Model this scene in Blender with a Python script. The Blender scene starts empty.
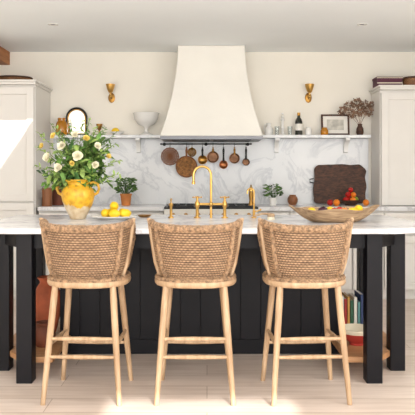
import bpy, math, random
from mathutils import Vector, Matrix, noise
random.seed(7)
pi=math.pi
SC=bpy.context.scene
COL=SC.collection
SC.view_settings.view_transform='Standard'
# ---------------------------------------------------------------- materials
def srgb(c):
    return tuple(((x/255)/12.92 if x/255<=0.04045 else (((x/255)+0.055)/1.055)**2.4) for x in c)+(1,)
def base(name):
    m=bpy.data.materials.new(name); m.use_nodes=True
    nt=m.node_tree; b=nt.nodes['Principled BSDF']; return m,nt,b
def N(nt,t,**k):
    n=nt.nodes.new(t)
    for a,v in k.items():
        if a in n.inputs: n.inputs[a].default_value=v
        else: setattr(n,a,v)
    return n
def simple(name,c,rough=.5,metal=0,var=.06,scale=8,bump=0,bscale=60,trans=0,coat=0,spec=None):
    m,nt,b=base(name); L=nt.links.new
    tc=N(nt,'ShaderNodeTexCoord'); no=N(nt,'ShaderNodeTexNoise'); no.inputs['Scale'].default_value=scale; no.inputs['Detail'].default_value=4
    L(tc.outputs['Object'],no.inputs['Vector'])
    r=N(nt,'ShaderNodeValToRGB'); s=srgb(c)
    r.color_ramp.elements[0].position=.3; r.color_ramp.elements[1].position=.7
    r.color_ramp.elements[0].color=tuple(max(0,x*(1-var*1.6)) for x in s[:3])+(1,)
    r.color_ramp.elements[1].color=tuple(min(1,x*(1+var)) for x in s[:3])+(1,)
    L(no.outputs['Fac'],r.inputs['Fac']); L(r.outputs['Color'],b.inputs['Base Color'])
    b.inputs['Roughness'].default_value=rough; b.inputs['Metallic'].default_value=metal
    if spec is not None: b.inputs['Specular IOR Level'].default_value=spec
    if trans: b.inputs['Transmission Weight'].default_value=trans
    if coat: b.inputs['Coat Weight'].default_value=coat
    if bump:
        n2=N(nt,'ShaderNodeTexNoise'); n2.inputs['Scale'].default_value=bscale; L(tc.outputs['Object'],n2.inputs['Vector'])
        bp=N(nt,'ShaderNodeBump'); bp.inputs['Strength'].default_value=bump; bp.inputs['Distance'].default_value=.01
        L(n2.outputs['Fac'],bp.inputs['Height']); L(bp.outputs['Normal'],b.inputs['Normal'])
    return m
def wood(name,c1,c2,rough=.5,stretch=(1,1,12),scale=6):
    m,nt,b=base(name); L=nt.links.new
    tc=N(nt,'ShaderNodeTexCoord'); mp=N(nt,'ShaderNodeMapping'); 
    mp.inputs['Scale'].default_value=tuple(12/x for x in stretch)
    L(tc.outputs['Object'],mp.inputs['Vector'])
    no=N(nt,'ShaderNodeTexNoise'); no.inputs['Scale'].default_value=scale/3; no.inputs['Detail'].default_value=6; no.inputs['Distortion'].default_value=.6
    L(mp.outputs['Vector'],no.inputs['Vector'])
    r=N(nt,'ShaderNodeValToRGB'); r.color_ramp.elements[0].position=.3; r.color_ramp.elements[1].position=.7
    r.color_ramp.elements[0].color=srgb(c1); r.color_ramp.elements[1].color=srgb(c2)
    L(no.outputs['Fac'],r.inputs['Fac']); L(r.outputs['Color'],b.inputs['Base Color'])
    b.inputs['Roughness'].default_value=rough
    bp=N(nt,'ShaderNodeBump'); bp.inputs['Strength'].default_value=.15; bp.inputs['Distance'].default_value=.005
    L(no.outputs['Fac'],bp.inputs['Height']); L(bp.outputs['Normal'],b.inputs['Normal'])
    return m
def marble(name,c,vein,scale=1.6,rough=.25,amt=.75,vw=.045,cloud=.9):
    m,nt,b=base(name); L=nt.links.new
    tc=N(nt,'ShaderNodeTexCoord')
    n1=N(nt,'ShaderNodeTexNoise'); n1.inputs['Scale'].default_value=scale; n1.inputs['Detail'].default_value=8; n1.inputs['Distortion'].default_value=1.2; n1.inputs['Roughness'].default_value=.62
    L(tc.outputs['Object'],n1.inputs['Vector'])
    sb=N(nt,'ShaderNodeMath',operation='SUBTRACT'); sb.inputs[1].default_value=.5; L(n1.outputs['Fac'],sb.inputs[0])
    ab=N(nt,'ShaderNodeMath',operation='ABSOLUTE'); L(sb.outputs[0],ab.inputs[0])
    r=N(nt,'ShaderNodeValToRGB'); r.color_ramp.elements[0].position=0; r.color_ramp.elements[1].position=vw
    r.color_ramp.elements[0].color=(1,1,1,1); r.color_ramp.elements[1].color=(0,0,0,1); L(ab.outputs[0],r.inputs['Fac'])
    n2=N(nt,'ShaderNodeTexNoise'); n2.inputs['Scale'].default_value=scale*1.3; n2.inputs['Detail'].default_value=5; L(tc.outputs['Object'],n2.inputs['Vector'])
    mu=N(nt,'ShaderNodeMath',operation='MULTIPLY'); L(r.outputs['Color'],mu.inputs[0]); L(n2.outputs['Fac'],mu.inputs[1])
    cl=N(nt,'ShaderNodeMath',operation='MULTIPLY_ADD'); L(n2.outputs['Fac'],cl.inputs[0]); cl.inputs[1].default_value=cloud; cl.inputs[2].default_value=-.31*cloud
    ad=N(nt,'ShaderNodeMath',operation='ADD'); L(mu.outputs[0],ad.inputs[0]); L(cl.outputs[0],ad.inputs[1])
    am=N(nt,'ShaderNodeMath',operation='MULTIPLY',use_clamp=True); L(ad.outputs[0],am.inputs[0]); am.inputs[1].default_value=amt
    mx=N(nt,'ShaderNodeMixRGB'); mx.inputs[1].default_value=srgb(c); mx.inputs[2].default_value=srgb(vein); L(am.outputs[0],mx.inputs[0])
    L(mx.outputs[0],b.inputs['Base Color']); b.inputs['Roughness'].default_value=rough
    return m
def glazed():
    m,nt,b=base('glazed_confit_pottery'); L=nt.links.new
    tc=N(nt,'ShaderNodeTexCoord'); sp=N(nt,'ShaderNodeSeparateXYZ'); L(tc.outputs['Object'],sp.inputs[0])
    mp=N(nt,'ShaderNodeMapping'); mp.inputs['Scale'].default_value=(30,30,5); L(tc.outputs['Object'],mp.inputs['Vector'])
    no=N(nt,'ShaderNodeTexNoise'); no.inputs['Scale'].default_value=1; no.inputs['Detail'].default_value=2; L(mp.outputs['Vector'],no.inputs['Vector'])
    ma=N(nt,'ShaderNodeMath',operation='MULTIPLY_ADD'); L(no.outputs['Fac'],ma.inputs[0]); ma.inputs[1].default_value=.10; L(sp.outputs['Z'],ma.inputs[2])
    r=N(nt,'ShaderNodeValToRGB'); r.color_ramp.elements[0].position=.142; r.color_ramp.elements[1].position=.150
    r.color_ramp.elements[0].color=(0,0,0,1); r.color_ramp.elements[1].color=(1,1,1,1); L(ma.outputs[0],r.inputs['Fac'])
    n2=N(nt,'ShaderNodeTexNoise'); n2.inputs['Scale'].default_value=26; n2.inputs['Detail'].default_value=5; L(tc.outputs['Object'],n2.inputs['Vector'])
    y=N(nt,'ShaderNodeValToRGB'); y.color_ramp.elements[0].position=.3; y.color_ramp.elements[1].position=.6
    y.color_ramp.elements[0].color=srgb((196,140,36)); y.color_ramp.elements[1].color=srgb((234,184,50)); L(n2.outputs['Fac'],y.inputs['Fac'])
    z=N(nt,'ShaderNodeValToRGB'); z.color_ramp.elements[0].position=.35; z.color_ramp.elements[1].position=.65
    z.color_ramp.elements[0].color=srgb((204,176,136)); z.color_ramp.elements[1].color=srgb((228,210,180)); L(n2.outputs['Fac'],z.inputs['Fac'])
    mx=N(nt,'ShaderNodeMixRGB'); L(r.outputs['Color'],mx.inputs[0]); L(z.outputs['Color'],mx.inputs[1]); L(y.outputs['Color'],mx.inputs[2])
    L(mx.outputs[0],b.inputs['Base Color'])
    b.inputs['Roughness'].default_value=.4; return m
def floor_mat():
    m,nt,b=base('oak_floor'); L=nt.links.new
    tc=N(nt,'ShaderNodeTexCoord')
    br=N(nt,'ShaderNodeTexBrick'); br.offset=.37; br.inputs['Scale'].default_value=1
    br.inputs['Brick Width'].default_value=2.3; br.inputs['Row Height'].default_value=.21; br.inputs['Mortar Size'].default_value=.002
    br.inputs['Color1'].default_value=srgb((217,201,189)); br.inputs['Color2'].default_value=srgb((227,213,203)); br.inputs['Mortar'].default_value=srgb((165,144,126))
    L(tc.outputs['Object'],br.inputs['Vector'])
    mp=N(nt,'ShaderNodeMapping'); mp.inputs['Scale'].default_value=(1.5,18,1); L(tc.outputs['Object'],mp.inputs['Vector'])
    no=N(nt,'ShaderNodeTexNoise'); no.inputs['Scale'].default_value=1.5; no.inputs['Detail'].default_value=6; L(mp.outputs['Vector'],no.inputs['Vector'])
    r=N(nt,'ShaderNodeValToRGB'); r.color_ramp.elements[0].color=(.84,.81,.78,1); r.color_ramp.elements[1].color=(1,1,1,1)
    r.color_ramp.elements[0].position=.3; r.color_ramp.elements[1].position=.6
    L(no.outputs['Fac'],r.inputs['Fac'])
    mx=N(nt,'ShaderNodeMixRGB',blend_type='MULTIPLY'); mx.inputs[0].default_value=1; L(br.outputs['Color'],mx.inputs[1]); L(r.outputs['Color'],mx.inputs[2])
    L(mx.outputs[0],b.inputs['Base Color']); b.inputs['Roughness'].default_value=.45
    return m
def wicker_mat(name,c1,c2,gap_shade,con=.3):
    m,nt,b=base(name); L=nt.links.new
    uv=N(nt,'ShaderNodeUVMap'); sp=N(nt,'ShaderNodeSeparateXYZ'); L(uv.outputs[0],sp.inputs[0])
    fr=N(nt,'ShaderNodeMath',operation='FRACT'); L(sp.outputs['Y'],fr.inputs[0])
    s5=N(nt,'ShaderNodeMath',operation='SUBTRACT'); L(fr.outputs[0],s5.inputs[0]); s5.inputs[1].default_value=.5
    ab=N(nt,'ShaderNodeMath',operation='ABSOLUTE'); L(s5.outputs[0],ab.inputs[0])
    gr=N(nt,'ShaderNodeValToRGB'); gr.color_ramp.elements[0].position=.27; gr.color_ramp.elements[1].position=.46; L(ab.outputs[0],gr.inputs['Fac'])  # crevice shade painted as dark bands between rows; the weave is solid
    fl=N(nt,'ShaderNodeMath',operation='FLOOR'); L(sp.outputs['Y'],fl.inputs[0])
    hx=N(nt,'ShaderNodeMath',operation='MULTIPLY_ADD'); L(fl.outputs[0],hx.inputs[0]); hx.inputs[1].default_value=1.0; L(sp.outputs['X'],hx.inputs[2])
    ph=N(nt,'ShaderNodeMath',operation='MULTIPLY'); L(hx.outputs[0],ph.inputs[0]); ph.inputs[1].default_value=pi
    sn=N(nt,'ShaderNodeMath',operation='COSINE'); L(ph.outputs[0],sn.inputs[0])
    sm=N(nt,'ShaderNodeMath',operation='MULTIPLY_ADD'); L(sn.outputs[0],sm.inputs[0]); sm.inputs[1].default_value=con; sm.inputs[2].default_value=.6
    mx=N(nt,'ShaderNodeMixRGB'); mx.inputs[1].default_value=srgb(c1); mx.inputs[2].default_value=srgb(c2); L(sm.outputs[0],mx.inputs[0])
    no=N(nt,'ShaderNodeTexNoise'); no.inputs['Scale'].default_value=1; no.inputs['Detail'].default_value=3
    mp=N(nt,'ShaderNodeMapping'); mp.inputs['Scale'].default_value=(24,24,60)
    tc=N(nt,'ShaderNodeTexCoord'); L(tc.outputs['Object'],mp.inputs['Vector']); L(mp.outputs['Vector'],no.inputs['Vector'])
    rr=N(nt,'ShaderNodeValToRGB'); rr.color_ramp.elements[0].color=(.62,.6,.58,1); rr.color_ramp.elements[1].color=(1,1,1,1); rr.color_ramp.elements[0].position=.35; rr.color_ramp.elements[1].position=.62; L(no.outputs['Fac'],rr.inputs['Fac'])
    m2=N(nt,'ShaderNodeMixRGB',blend_type='MULTIPLY'); m2.inputs[0].default_value=1; L(mx.outputs[0],m2.inputs[1]); L(rr.outputs['Color'],m2.inputs[2])
    gm=N(nt,'ShaderNodeMixRGB'); L(gr.outputs['Color'],gm.inputs[0]); L(m2.outputs[0],gm.inputs[1]); gm.inputs[2].default_value=srgb(gap_shade)
    L(gm.outputs[0],b.inputs['Base Color']); b.inputs['Roughness'].default_value=.6
    return m
M={}
M['wall']=simple('cream_paint',(244,238,226),.85,var=.015,scale=2,bump=.05,bscale=200)
M['ceil']=simple('white_ceiling_paint',(248,251,252),.9,var=.01,scale=2)
M['plaster']=simple('hood_plaster',(242,238,229),.8,var=.02,scale=3,bump=.08,bscale=40)
M['cab']=simple('cabinet_paint',(233,229,223),.5,var=.015,scale=3)
M['floor']=floor_mat()
M['marble']=marble('island_marble',(232,232,233),(150,150,156),2.2,.2,.7)
M['splash']=marble('backsplash_marble',(234,235,236),(174,178,185),2.0,.28,.8,.04,.6)
M['shelfm']=marble('shelf_marble',(240,240,240),(180,182,188),3,.25,.5)
M['navy']=simple('island_dark_paint',(17,16,21),.45,var=.12,scale=5,spec=.22)
M['oak']=wood('oak_shelf_wood',(166,118,78),(198,152,108),.5,(10,1,1))
M['ash']=wood('stool_wood',(160,128,96),(202,172,138),.45,(1,1,10),9)
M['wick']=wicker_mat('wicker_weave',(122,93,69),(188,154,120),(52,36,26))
M['braid']=simple('wicker_braid',(162,130,99),.6,var=.4,scale=60,bump=.8,bscale=120)
M['brass']=simple('brushed_brass',(204,162,92),.3,1,var=.1,scale=12)
M['dbrass']=simple('aged_brass',(170,128,66),.35,1,var=.15,scale=20)
M['copper']=simple('copper',(176,116,76),.42,1,var=.2,scale=15)
M['dcop']=simple('dark_copper_inside',(118,84,60),.45,.8,var=.3,scale=20)
M['tin']=simple('tinned_copper_inside',(150,132,118),.45,.9,var=.2,scale=18)
M['steel']=simple('steel',(110,110,112),.4,1,var=.05)
M['black']=simple('black_iron',(24,23,24),.45,.3,var=.2)
M['white']=simple('white_ceramic',(240,238,234),.25,var=.02,coat=.3)
M['glaze']=glazed()
M['yellow']=simple('mustard_glaze',(220,168,46),.4,var=.25,scale=22)
M['lemon']=simple('lemon_skin',(247,205,30),.4,var=.08,scale=12,bump=.25,bscale=90)
M['orange']=simple('orange_skin',(235,130,30),.42,var=.08,scale=12,bump=.25,bscale=90)
M['red']=simple('red_skin',(176,28,24),.25,var=.2,scale=9)
M['limeg']=simple('green_apple_skin',(140,160,50),.3,var=.15,scale=9)
M['plum']=simple('aubergine_skin',(60,22,40),.2,var=.2,scale=9)
M['green']=simple('leaf_green',(98,138,56),.55,var=.4,scale=14)
M['green2']=simple('leaf_dark_green',(64,104,46),.55,var=.4,scale=14)
M['green3']=simple('leaf_pale_green',(148,174,90),.55,var=.3,scale=14)
M['stem']=simple('stem_green',(92,112,54),.6,var=.2)
M['petal']=simple('cream_petal',(243,236,210),.6,var=.08,scale=20)
M['petaly']=simple('yellow_petal',(240,212,112),.6,var=.12,scale=20)
M['terra']=simple('terracotta',(174,88,54),.75,var=.22,scale=9,bump=.2,bscale=50)
M['oterra']=simple('ochre_terracotta',(204,128,66),.7,var=.18,scale=9)
M['dterra']=simple('dark_terracotta',(112,58,36),.7,var=.2,scale=9)
M['wbowl']=wood('mango_wood_bowl',(136,106,78),(196,166,130),.7,(6,1,1),14)
M['dwood']=wood('dark_antique_wood',(34,20,15),(100,64,45),.65,(3,1,1),16)
M['mwood']=wood('mid_brown_wood',(110,66,38),(156,100,60),.5,(1,1,6))
M['cane']=simple('plaited_cane',(170,118,66),.6,var=.35,scale=50,bump=.5,bscale=100)
M['dried']=simple('dried_flower_brown',(154,120,96),.85,var=.45,scale=25)
M['bottle']=simple('dark_green_glass',(22,28,18),.12,var=.1,coat=.6)
M['amber']=simple('amber_glass',(222,150,36),.12,var=.12,trans=.4)
M['clear']=simple('clear_glass',(235,240,240),.05,var=.0,trans=.9)
M['paper']=simple('paper',(238,234,226),.8,var=.02)
M['art']=simple('sketch_print',(206,202,192),.8,var=.22,scale=14)
M['mirror']=simple('mirror_glass',(225,228,230),.05,1,var=0)
M['gold']=simple('gilt_frame',(196,150,74),.35,.9,var=.15,scale=30)
M['purple']=simple('aubergine_card',(88,34,56),.6,var=.1)
M['cream']=simple('cream_glaze',(232,222,198),.5,var=.07)
M['bk1']=simple('book_green',(62,104,78),.6); M['bk2']=simple('book_white',(232,230,222),.6)
M['bk3']=simple('book_red',(176,56,48),.6); M['bk4']=simple('book_navy',(48,66,108),.6)
M['bk5']=simple('book_ochre',(214,160,80),.6); M['bk6']=simple('book_teal',(96,150,150),.6)
M['soil']=simple('soil',(50,36,26),.9,var=.3,scale=30)
M['beamw']=wood('beam_wood',(140,86,44),(188,124,70),.6,(1,10,1))
M['basket']=wicker_mat('cane_basket',(130,84,48),(172,122,76),(70,42,26))
M['enamel']=simple('cooker_enamel',(222,218,210),.3,var=.02,coat=.4)
# ---------------------------------------------------------------- mesh builder
class MB:
    def __init__(s): s.v=[];s.f=[];s.mi=[];s.uv=None;s.M=Matrix.Identity(4)
    def add(s,vs,fs,mi=0,uv=None):
        o=len(s.v)
        for p in vs: s.v.append(s.M@Vector(p))
        for f in fs: s.f.append([i+o for i in f]); s.mi.append(mi)
        if uv is not None:
            if s.uv is None: s.uv=[(0,0)]*o
            s.uv+=list(uv)
        elif s.uv is not None: s.uv+=[(0.5,0.5)]*len(vs)
        return s
    def box(s,c,d,mi=0,R=None):
        x,y,z=[k/2 for k in d]; vs=[Vector((a*x,b*y,e*z)) for a in(-1,1) for b in(-1,1) for e in(-1,1)]
        if R is not None: vs=[R@v for v in vs]
        c=Vector(c); vs=[v+c for v in vs]
        return s.add(vs,[(0,1,3,2),(4,6,7,5),(0,4,5,1),(2,3,7,6),(0,2,6,4),(1,5,7,3)],mi)
    def bb(s,x0,x1,y0,y1,z0,z1,mi=0): return s.box(((x0+x1)/2,(y0+y1)/2,(z0+z1)/2),(abs(x1-x0),abs(y1-y0),abs(z1-z0)),mi)
    def lathe(s,prof,seg=32,c=(0,0,0),mi=0,R=None,sc=(1,1),mif=None):
        vs=[];n=len(prof);c=Vector(c)
        for r,z in prof:
            for k in range(seg):
                a=2*pi*k/seg; p=Vector((max(r,1e-5)*math.cos(a)*sc[0],max(r,1e-5)*math.sin(a)*sc[1],z))
                if R is not None:p=R@p
                vs.append(p+c)
        o=len(s.v); s.add(vs,[],mi)
        for i in range(n-1):
            m_=mif(i) if mif else mi
            for k in range(seg):
                k2=(k+1)%seg; s.f.append([o+i*seg+k,o+i*seg+k2,o+(i+1)*seg+k2,o+(i+1)*seg+k]); s.mi.append(m_)
        s.f.append([o+k for k in range(seg)][::-1]); s.mi.append(mif(0) if mif else mi)
        s.f.append([o+(n-1)*seg+k for k in range(seg)]); s.mi.append(mif(n-2) if mif else mi)
        return s
    def tube(s,pts,r,seg=10,mi=0,closed=False,flat=(1,1)):
        pts=[Vector(p) for p in pts];n=len(pts)
        rs=r if isinstance(r,(list,tuple)) else [r]*n
        vs=[];up=None
        for i,p in enumerate(pts):
            if closed: t=(pts[(i+1)%n]-pts[i-1])
            else: t=pts[min(i+1,n-1)]-pts[max(i-1,0)]
            t.normalize()
            if up is None:
                up=Vector((0,0,1)) if abs(t.z)<.9 else Vector((0,1,0))
            up=(up-t*up.dot(t)); up.normalize(); sd=t.cross(up)
            for k in range(seg):
                a=2*pi*k/seg; vs.append(p+(sd*math.cos(a)*flat[0]+up*math.sin(a)*flat[1])*rs[i])
        fs=[]
        for i in range(n if closed else n-1):
            j=(i+1)%n
            for k in range(seg):
                k2=(k+1)%seg; fs.append((i*seg+k,i*seg+k2,j*seg+k2,j*seg+k))
        if not closed:
            fs.append(tuple(range(seg))[::-1]); fs.append(tuple((n-1)*seg+k for k in range(seg)))
        return s.add(vs,fs,mi)
    def ball(s,c,r,mi=0,seg=16,rings=10,R=None):
        if not isinstance(r,(tuple,list)): r=(r,r,r)
        vs=[];c=Vector(c)
        for i in range(rings+1):
            ph=pi*i/rings
            for k in range(seg):
                a=2*pi*k/seg; q=max(math.sin(ph),1e-4)
                p=Vector((r[0]*q*math.cos(a),r[1]*q*math.sin(a),-r[2]*math.cos(ph)))
                if R is not None:p=R@p
                vs.append(p+c)
        fs=[]
        for i in range(rings):
            for k in range(seg):
                k2=(k+1)%seg; fs.append((i*seg+k,i*seg+k2,(i+1)*seg+k2,(i+1)*seg+k))
        return s.add(vs,fs,mi)
    def grid(s,fn,nu,nv,mi=0,uvs=None,wrap=False):
        vs=[fn(i/nu,j/nv) for j in range(nv+1) for i in range(nu+1)]
        uv=[(i/nu*uvs[0],j/nv*uvs[1]) for j in range(nv+1) for i in range(nu+1)] if uvs else None
        fs=[(j*(nu+1)+i,j*(nu+1)+i+1,(j+1)*(nu+1)+i+1,(j+1)*(nu+1)+i) for j in range(nv) for i in range(nu)]
        return s.add(vs,fs,mi,uv)
    def prism(s,outline,z0,z1,mi=0):
        n=len(outline); vs=[(x,y,z0) for x,y in outline]+[(x,y,z1) for x,y in outline]
        fs=[tuple(range(n))[::-1],tuple(range(n,2*n))]+[(i,(i+1)%n,(i+1)%n+n,i+n) for i in range(n)]
        return s.add(vs,fs,mi)
    def leaf(s,p,d,n,L,w,mi=0,curl=.25):
        p=Vector(p);d=Vector(d).normalized();n=Vector(n); n=(n-d*n.dot(d))
        if n.length<1e-3: n=Vector((0,0,1)).cross(d)
        n.normalize(); sd=d.cross(n)
        vs=[]
        prof=[(0,.06),(.25,.75),(.5,1),(.78,.62),(1,.03)]
        for t,q in prof:
            c=p+d*L*t-n*(curl*L*t*t)
            vs+= [c-sd*w*q/2+n*w*.12*q, c, c+sd*w*q/2+n*w*.12*q]
        fs=[]
        for i in range(4):
            a=i*3; fs+=[(a,a+1,a+4,a+3),(a+1,a+2,a+5,a+4)]
        return s.add(vs,fs,mi)
    def petal(s,p,d,n,L,w,mi=0,cup=.35):
        p=Vector(p);d=Vector(d).normalized();n=Vector(n); n=(n-d*n.dot(d)); n.normalize(); sd=d.cross(n); vs=[]
        for t,q in [(0,.25),(.3,.8),(.6,1),(.85,.85),(1,.45)]:
            c=p+d*L*t+n*(cup*L*t*t)
            for j in (-1,-.5,0,.5,1): vs.append(c+sd*w*q*j/2+n*(w*.22*j*j*q))
        fs=[(i*5+j,i*5+j+1,(i+1)*5+j+1,(i+1)*5+j) for i in range(4) for j in range(4)]
        return s.add(vs,fs,mi)
    def mesh(s,name,mats,smooth=40):
        me=bpy.data.meshes.new(name); me.from_pydata([tuple(v) for v in s.v],[],s.f)
        for m in mats: me.materials.append(M[m])
        me.polygons.foreach_set('material_index',s.mi)
        if s.uv:
            u=me.uv_layers.new(name='UVMap')
            for l in me.loops: u.data[l.index].uv=s.uv[l.vertex_index]
        import bmesh
        bm=bmesh.new(); bm.from_mesh(me); bmesh.ops.recalc_face_normals(bm,faces=bm.faces); bm.to_mesh(me); bm.free()
        if smooth:
            me.polygons.foreach_set('use_smooth',[True]*len(me.polygons))
            me.set_sharp_from_angle(angle=math.radians(smooth))
        me.update(); return me
def obj(name,mb,mats,parent=None,loc=(0,0,0),rz=0,label=None,cat=None,group=None,kind=None,bevel=0,smooth=40,rot=None):
    if isinstance(mats,str): mats=[mats]
    me=mb.mesh(name,mats,smooth) if isinstance(mb,MB) else mb
    o=bpy.data.objects.new(name,me); COL.objects.link(o)
    o.location=loc; o.rotation_euler=rot if rot else (0,0,rz)
    if parent: o.parent=parent
    if label:o['label']=label
    if cat:o['category']=cat
    if group:o['group']=group
    if kind:o['kind']=kind
    if bevel:
        b=o.modifiers.new('bevel','BEVEL'); b.width=bevel; b.segments=2; b.limit_method='ANGLE'; b.angle_limit=math.radians(50)
    return o
def root(name,loc,label,cat,group=None,rz=0):
    e=bpy.data.objects.new(name,None); COL.objects.link(e); e.empty_display_size=.1
    e.location=loc; e.rotation_euler=(0,0,rz); e['label']=label; e['category']=cat
    if group:e['group']=group
    return e
def dup(r,loc,rz=None,label=None):
    made=set()
    def cp(o,par):
        c=o.copy(); COL.objects.link(c)
        if par: c.parent=par
        for ch in list(o.children):
            if ch not in made: cp(ch,c)
        made.add(c); return c
    n=cp(r,None); n.location=loc
    if rz is not None:n.rotation_euler=(0,0,rz)
    if label:n['label']=label
    return n
F=648.0; H=1.232; CXP=207.0; HY=175.0
def X(px,d): return (px-CXP)*d/F
def Z(py,d): return H-(py-HY)*d/F
# ---------------------------------------------------------------- room
CE=2.56
def st(name,mb,mat,**k): return obj(name,mb,mat,kind='structure',smooth=0,**k)
st('floor',MB().bb(-2.7,2.7,-2.5,7.1,-.1,0),'floor')
st('wall_back',MB().bb(-2.7,2.7,7.0,7.12,0,CE+.1),'wall')
st('wall_left',MB().bb(-2.82,-2.7,-2.5,7.12,-.1,CE+.1),'wall')
st('wall_right',MB().bb(2.7,2.82,-2.5,7.12,-.1,CE+.1),'wall')
mb=MB(); xs=[-2.7,-1.75,-1.12,1.25,2.3,2.7]; ys=[-2.5,-2.3,-1.5,3.5,4.8,7.0]
holes={(1,3),(3,1)}  # openings added out of view to shape the sun patches
for i in range(5):
    for j in range(5):
        if (i,j) not in holes: mb.bb(xs[i],xs[i+1],ys[j],ys[j+1],CE,CE+.06)
st('ceiling',mb,'ceil')
st('trim_1',MB().bb(-2.7,-2.13,5.9,7.0,2.42,CE),'beamw')
for px in (53,362):
    r=root('recessed_downlight',(X(px,5.7),5.7,CE),'small round white recessed ceiling spotlight','ceiling light',group='recessed ceiling spotlights')
    obj('trim_ring',MB().lathe([(.028,-.001),(.044,-.001),(.046,-.006),(.03,-.008),(.026,-.004),(.026,-.001)],28),'white',r)
    obj('lens',MB().lathe([(.0,-.001),(.026,-.001),(.026,-.003),(0,-.003)],24),'steel',r)
# ---------------------------------------------------------------- cabinets
def shaker(w,h,t=.036,fr=.06):
    mb=MB()
    mb.bb(-w/2+fr-.004,w/2-fr+.004,0.024,t,fr-.004,h-fr+.004)
    mb.bb(-w/2,-w/2+fr,0,t,0,h).bb(w/2-fr,w/2,0,t,0,h).bb(-w/2+fr,w/2-fr,0,t,0,fr).bb(-w/2+fr,w/2-fr,0,t,h-fr,h)
    return mb
def knob(parent,x,z):
    mb=MB(); R=Matrix.Rotation(pi/2,3,'X')
    mb.lathe([(.006,0),(.006,.012),(.013,.018),(.014,.026),(.009,.03),(0,.031)],16,(x,0,z),R=R)
    return obj('knob',mb,'dbrass',parent)
def cabinet(name,x0,x1,yf,yb,z0,z1,rows,ncol,label,group,cornice=False,plinth=0):
    cx=(x0+x1)/2; r=root(name,(cx,yf,z0),label,'cabinet',group=group)
    w=x1-x0;h=z1-z0
    mb=MB().bb(-w/2,w/2,.038,yb-yf,plinth,h)
    if plinth: mb.bb(-w/2,w/2,.07,yb-yf,0,plinth)
    obj('body',mb,'cab',r,bevel=.002)
    if cornice:
        obj('cornice',MB().bb(-w/2-.012,w/2+.012,-.02,yb-yf,h,h+.025).bb(-w/2-.028,w/2+.028,-.04,yb-yf,h+.025,h+.045),'cab',r,bevel=.003)
    z=plinth+.005
    cw=w/ncol
    for rh,kind in rows:
        for c in range(ncol):
            dx=-w/2+cw*(c+.5)
            d=obj('drawer' if kind=='drawer' else 'door',shaker(cw-.018,rh-.018,fr=.035 if kind=='drawer' else .07),'cab',r,loc=(dx,0,z),bevel=.0015)
            if kind=='drawer': knob(d,0,(rh)/2)
            else:
                side=1 if c==0 and ncol>1 else -1
                knob(d,side*(cw/2-.035),rh-.1 if kind=='door' else rh*.35)
        z+=rh
    return r
TZ=2.118
cabinet('tall_cabinet',-2.66,-1.69,6.35,6.998,0,TZ,[(.87,'door'),(TZ-.1-.87-.01,'updoor')],2,'tall pale painted shaker larder cabinet against the back wall','tall kitchen cabinets',cornice=True,plinth=.1)
g='base kitchen cabinets'; bl='pale painted shaker base cabinet under marble worktop'
BX0,BX1=-.42,.50
w=(BX0+1.663)/2
for k in range(2): cabinet('base_cabinet',-1.663+w*k,-1.663+w*(k+1)-.002,6.37,6.998,0,.88,[(.55,'door'),(.22,'drawer')],2,bl,g,plinth=.1)
w=(1.74-BX1)/2
for k in range(2): cabinet('base_cabinet',BX1+.002+w*k,BX1+w*(k+1),6.37,6.998,0,.88,[(.55,'door'),(.22,'drawer')],2,bl,g,plinth=.1)
cabinet('base_cabinet',1.742,2.66,6.37,6.998,0,.88,[(.55,'door'),(.22,'drawer')],2,'pale painted shaker base cabinet beneath the dresser cupboard',g,plinth=.1)
obj('marble_worktop',MB().bb(-1.66,BX0-.002,6.345,6.976,.88,.92),'marble',label='white veined marble worktop beside the range cooker',cat='worktop',group='back wall worktops',bevel=.004)
obj('marble_worktop',MB().bb(BX1+.002,2.66,6.345,6.976,.88,.92),'marble',label='white veined marble worktop running under the dresser cupboard',cat='worktop',group='back wall worktops',bevel=.004)
cabinet('tall_cabinet',1.77,2.66,6.6,6.974,.92,2.10,[(1.165,'updoor')],2,'pale painted dresser cupboard standing on marble worktop','tall kitchen cabinets',cornice=True)
obj('marble_backsplash',MB().bb(-1.655,1.738,-.009,.009,-.001,.70),'splash',loc=(0,6.988,.921),label='grey-veined white marble slab backsplash',cat='backsplash')
# ---------------------------------------------------------------- range cooker
cxk=(BX0+BX1)/2
r=root('range_cooker',(cxk,6.33,0),'cream enamel range cooker with black hob under the hood','cooker')
W=BX1-BX0
obj('body',MB().bb(-W/2,W/2,.03,.645,.1,.9).bb(-W/2+.03,W/2-.03,.08,.6,0,.1),'enamel',r,bevel=.004)
obj('hob',MB().bb(-W/2,W/2,.0,.645,.9,.915),'black',r,bevel=.003)
for k in range(3):
    mb=MB(); cx=-W/3+.01+k*(W/3-.01)
    for dx in (-.12,-.04,.04,.12): mb.bb(cx+dx-.005,cx+dx+.005,.06,.6,.917,.929)
    for dy in (.06,.33,.59): mb.bb(cx-.125,cx+.125,dy-.005,dy+.005,.915,.929)
    mb.lathe([(0,.915),(.05,.915),(.045,.922),(0,.922)],20,(cx,.2,0)).lathe([(0,.915),(.045,.915),(.04,.922),(0,.922)],20,(cx,.46,0))
    obj('grate',mb,'black',r)
obj('control_panel',MB().bb(-W/2,W/2,.005,.03,.78,.9),'enamel',r,bevel=.003)
R=Matrix.Rotation(pi/2,3,'X')
for k in range(7): obj('control_knob',MB().lathe([(.02,0),(.022,.004),(.017,.01),(.016,.03),(0,.032)],16,(-W/2+.09+k*(W-.18)/6,.005,.84),R=R),'dbrass',r)
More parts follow.
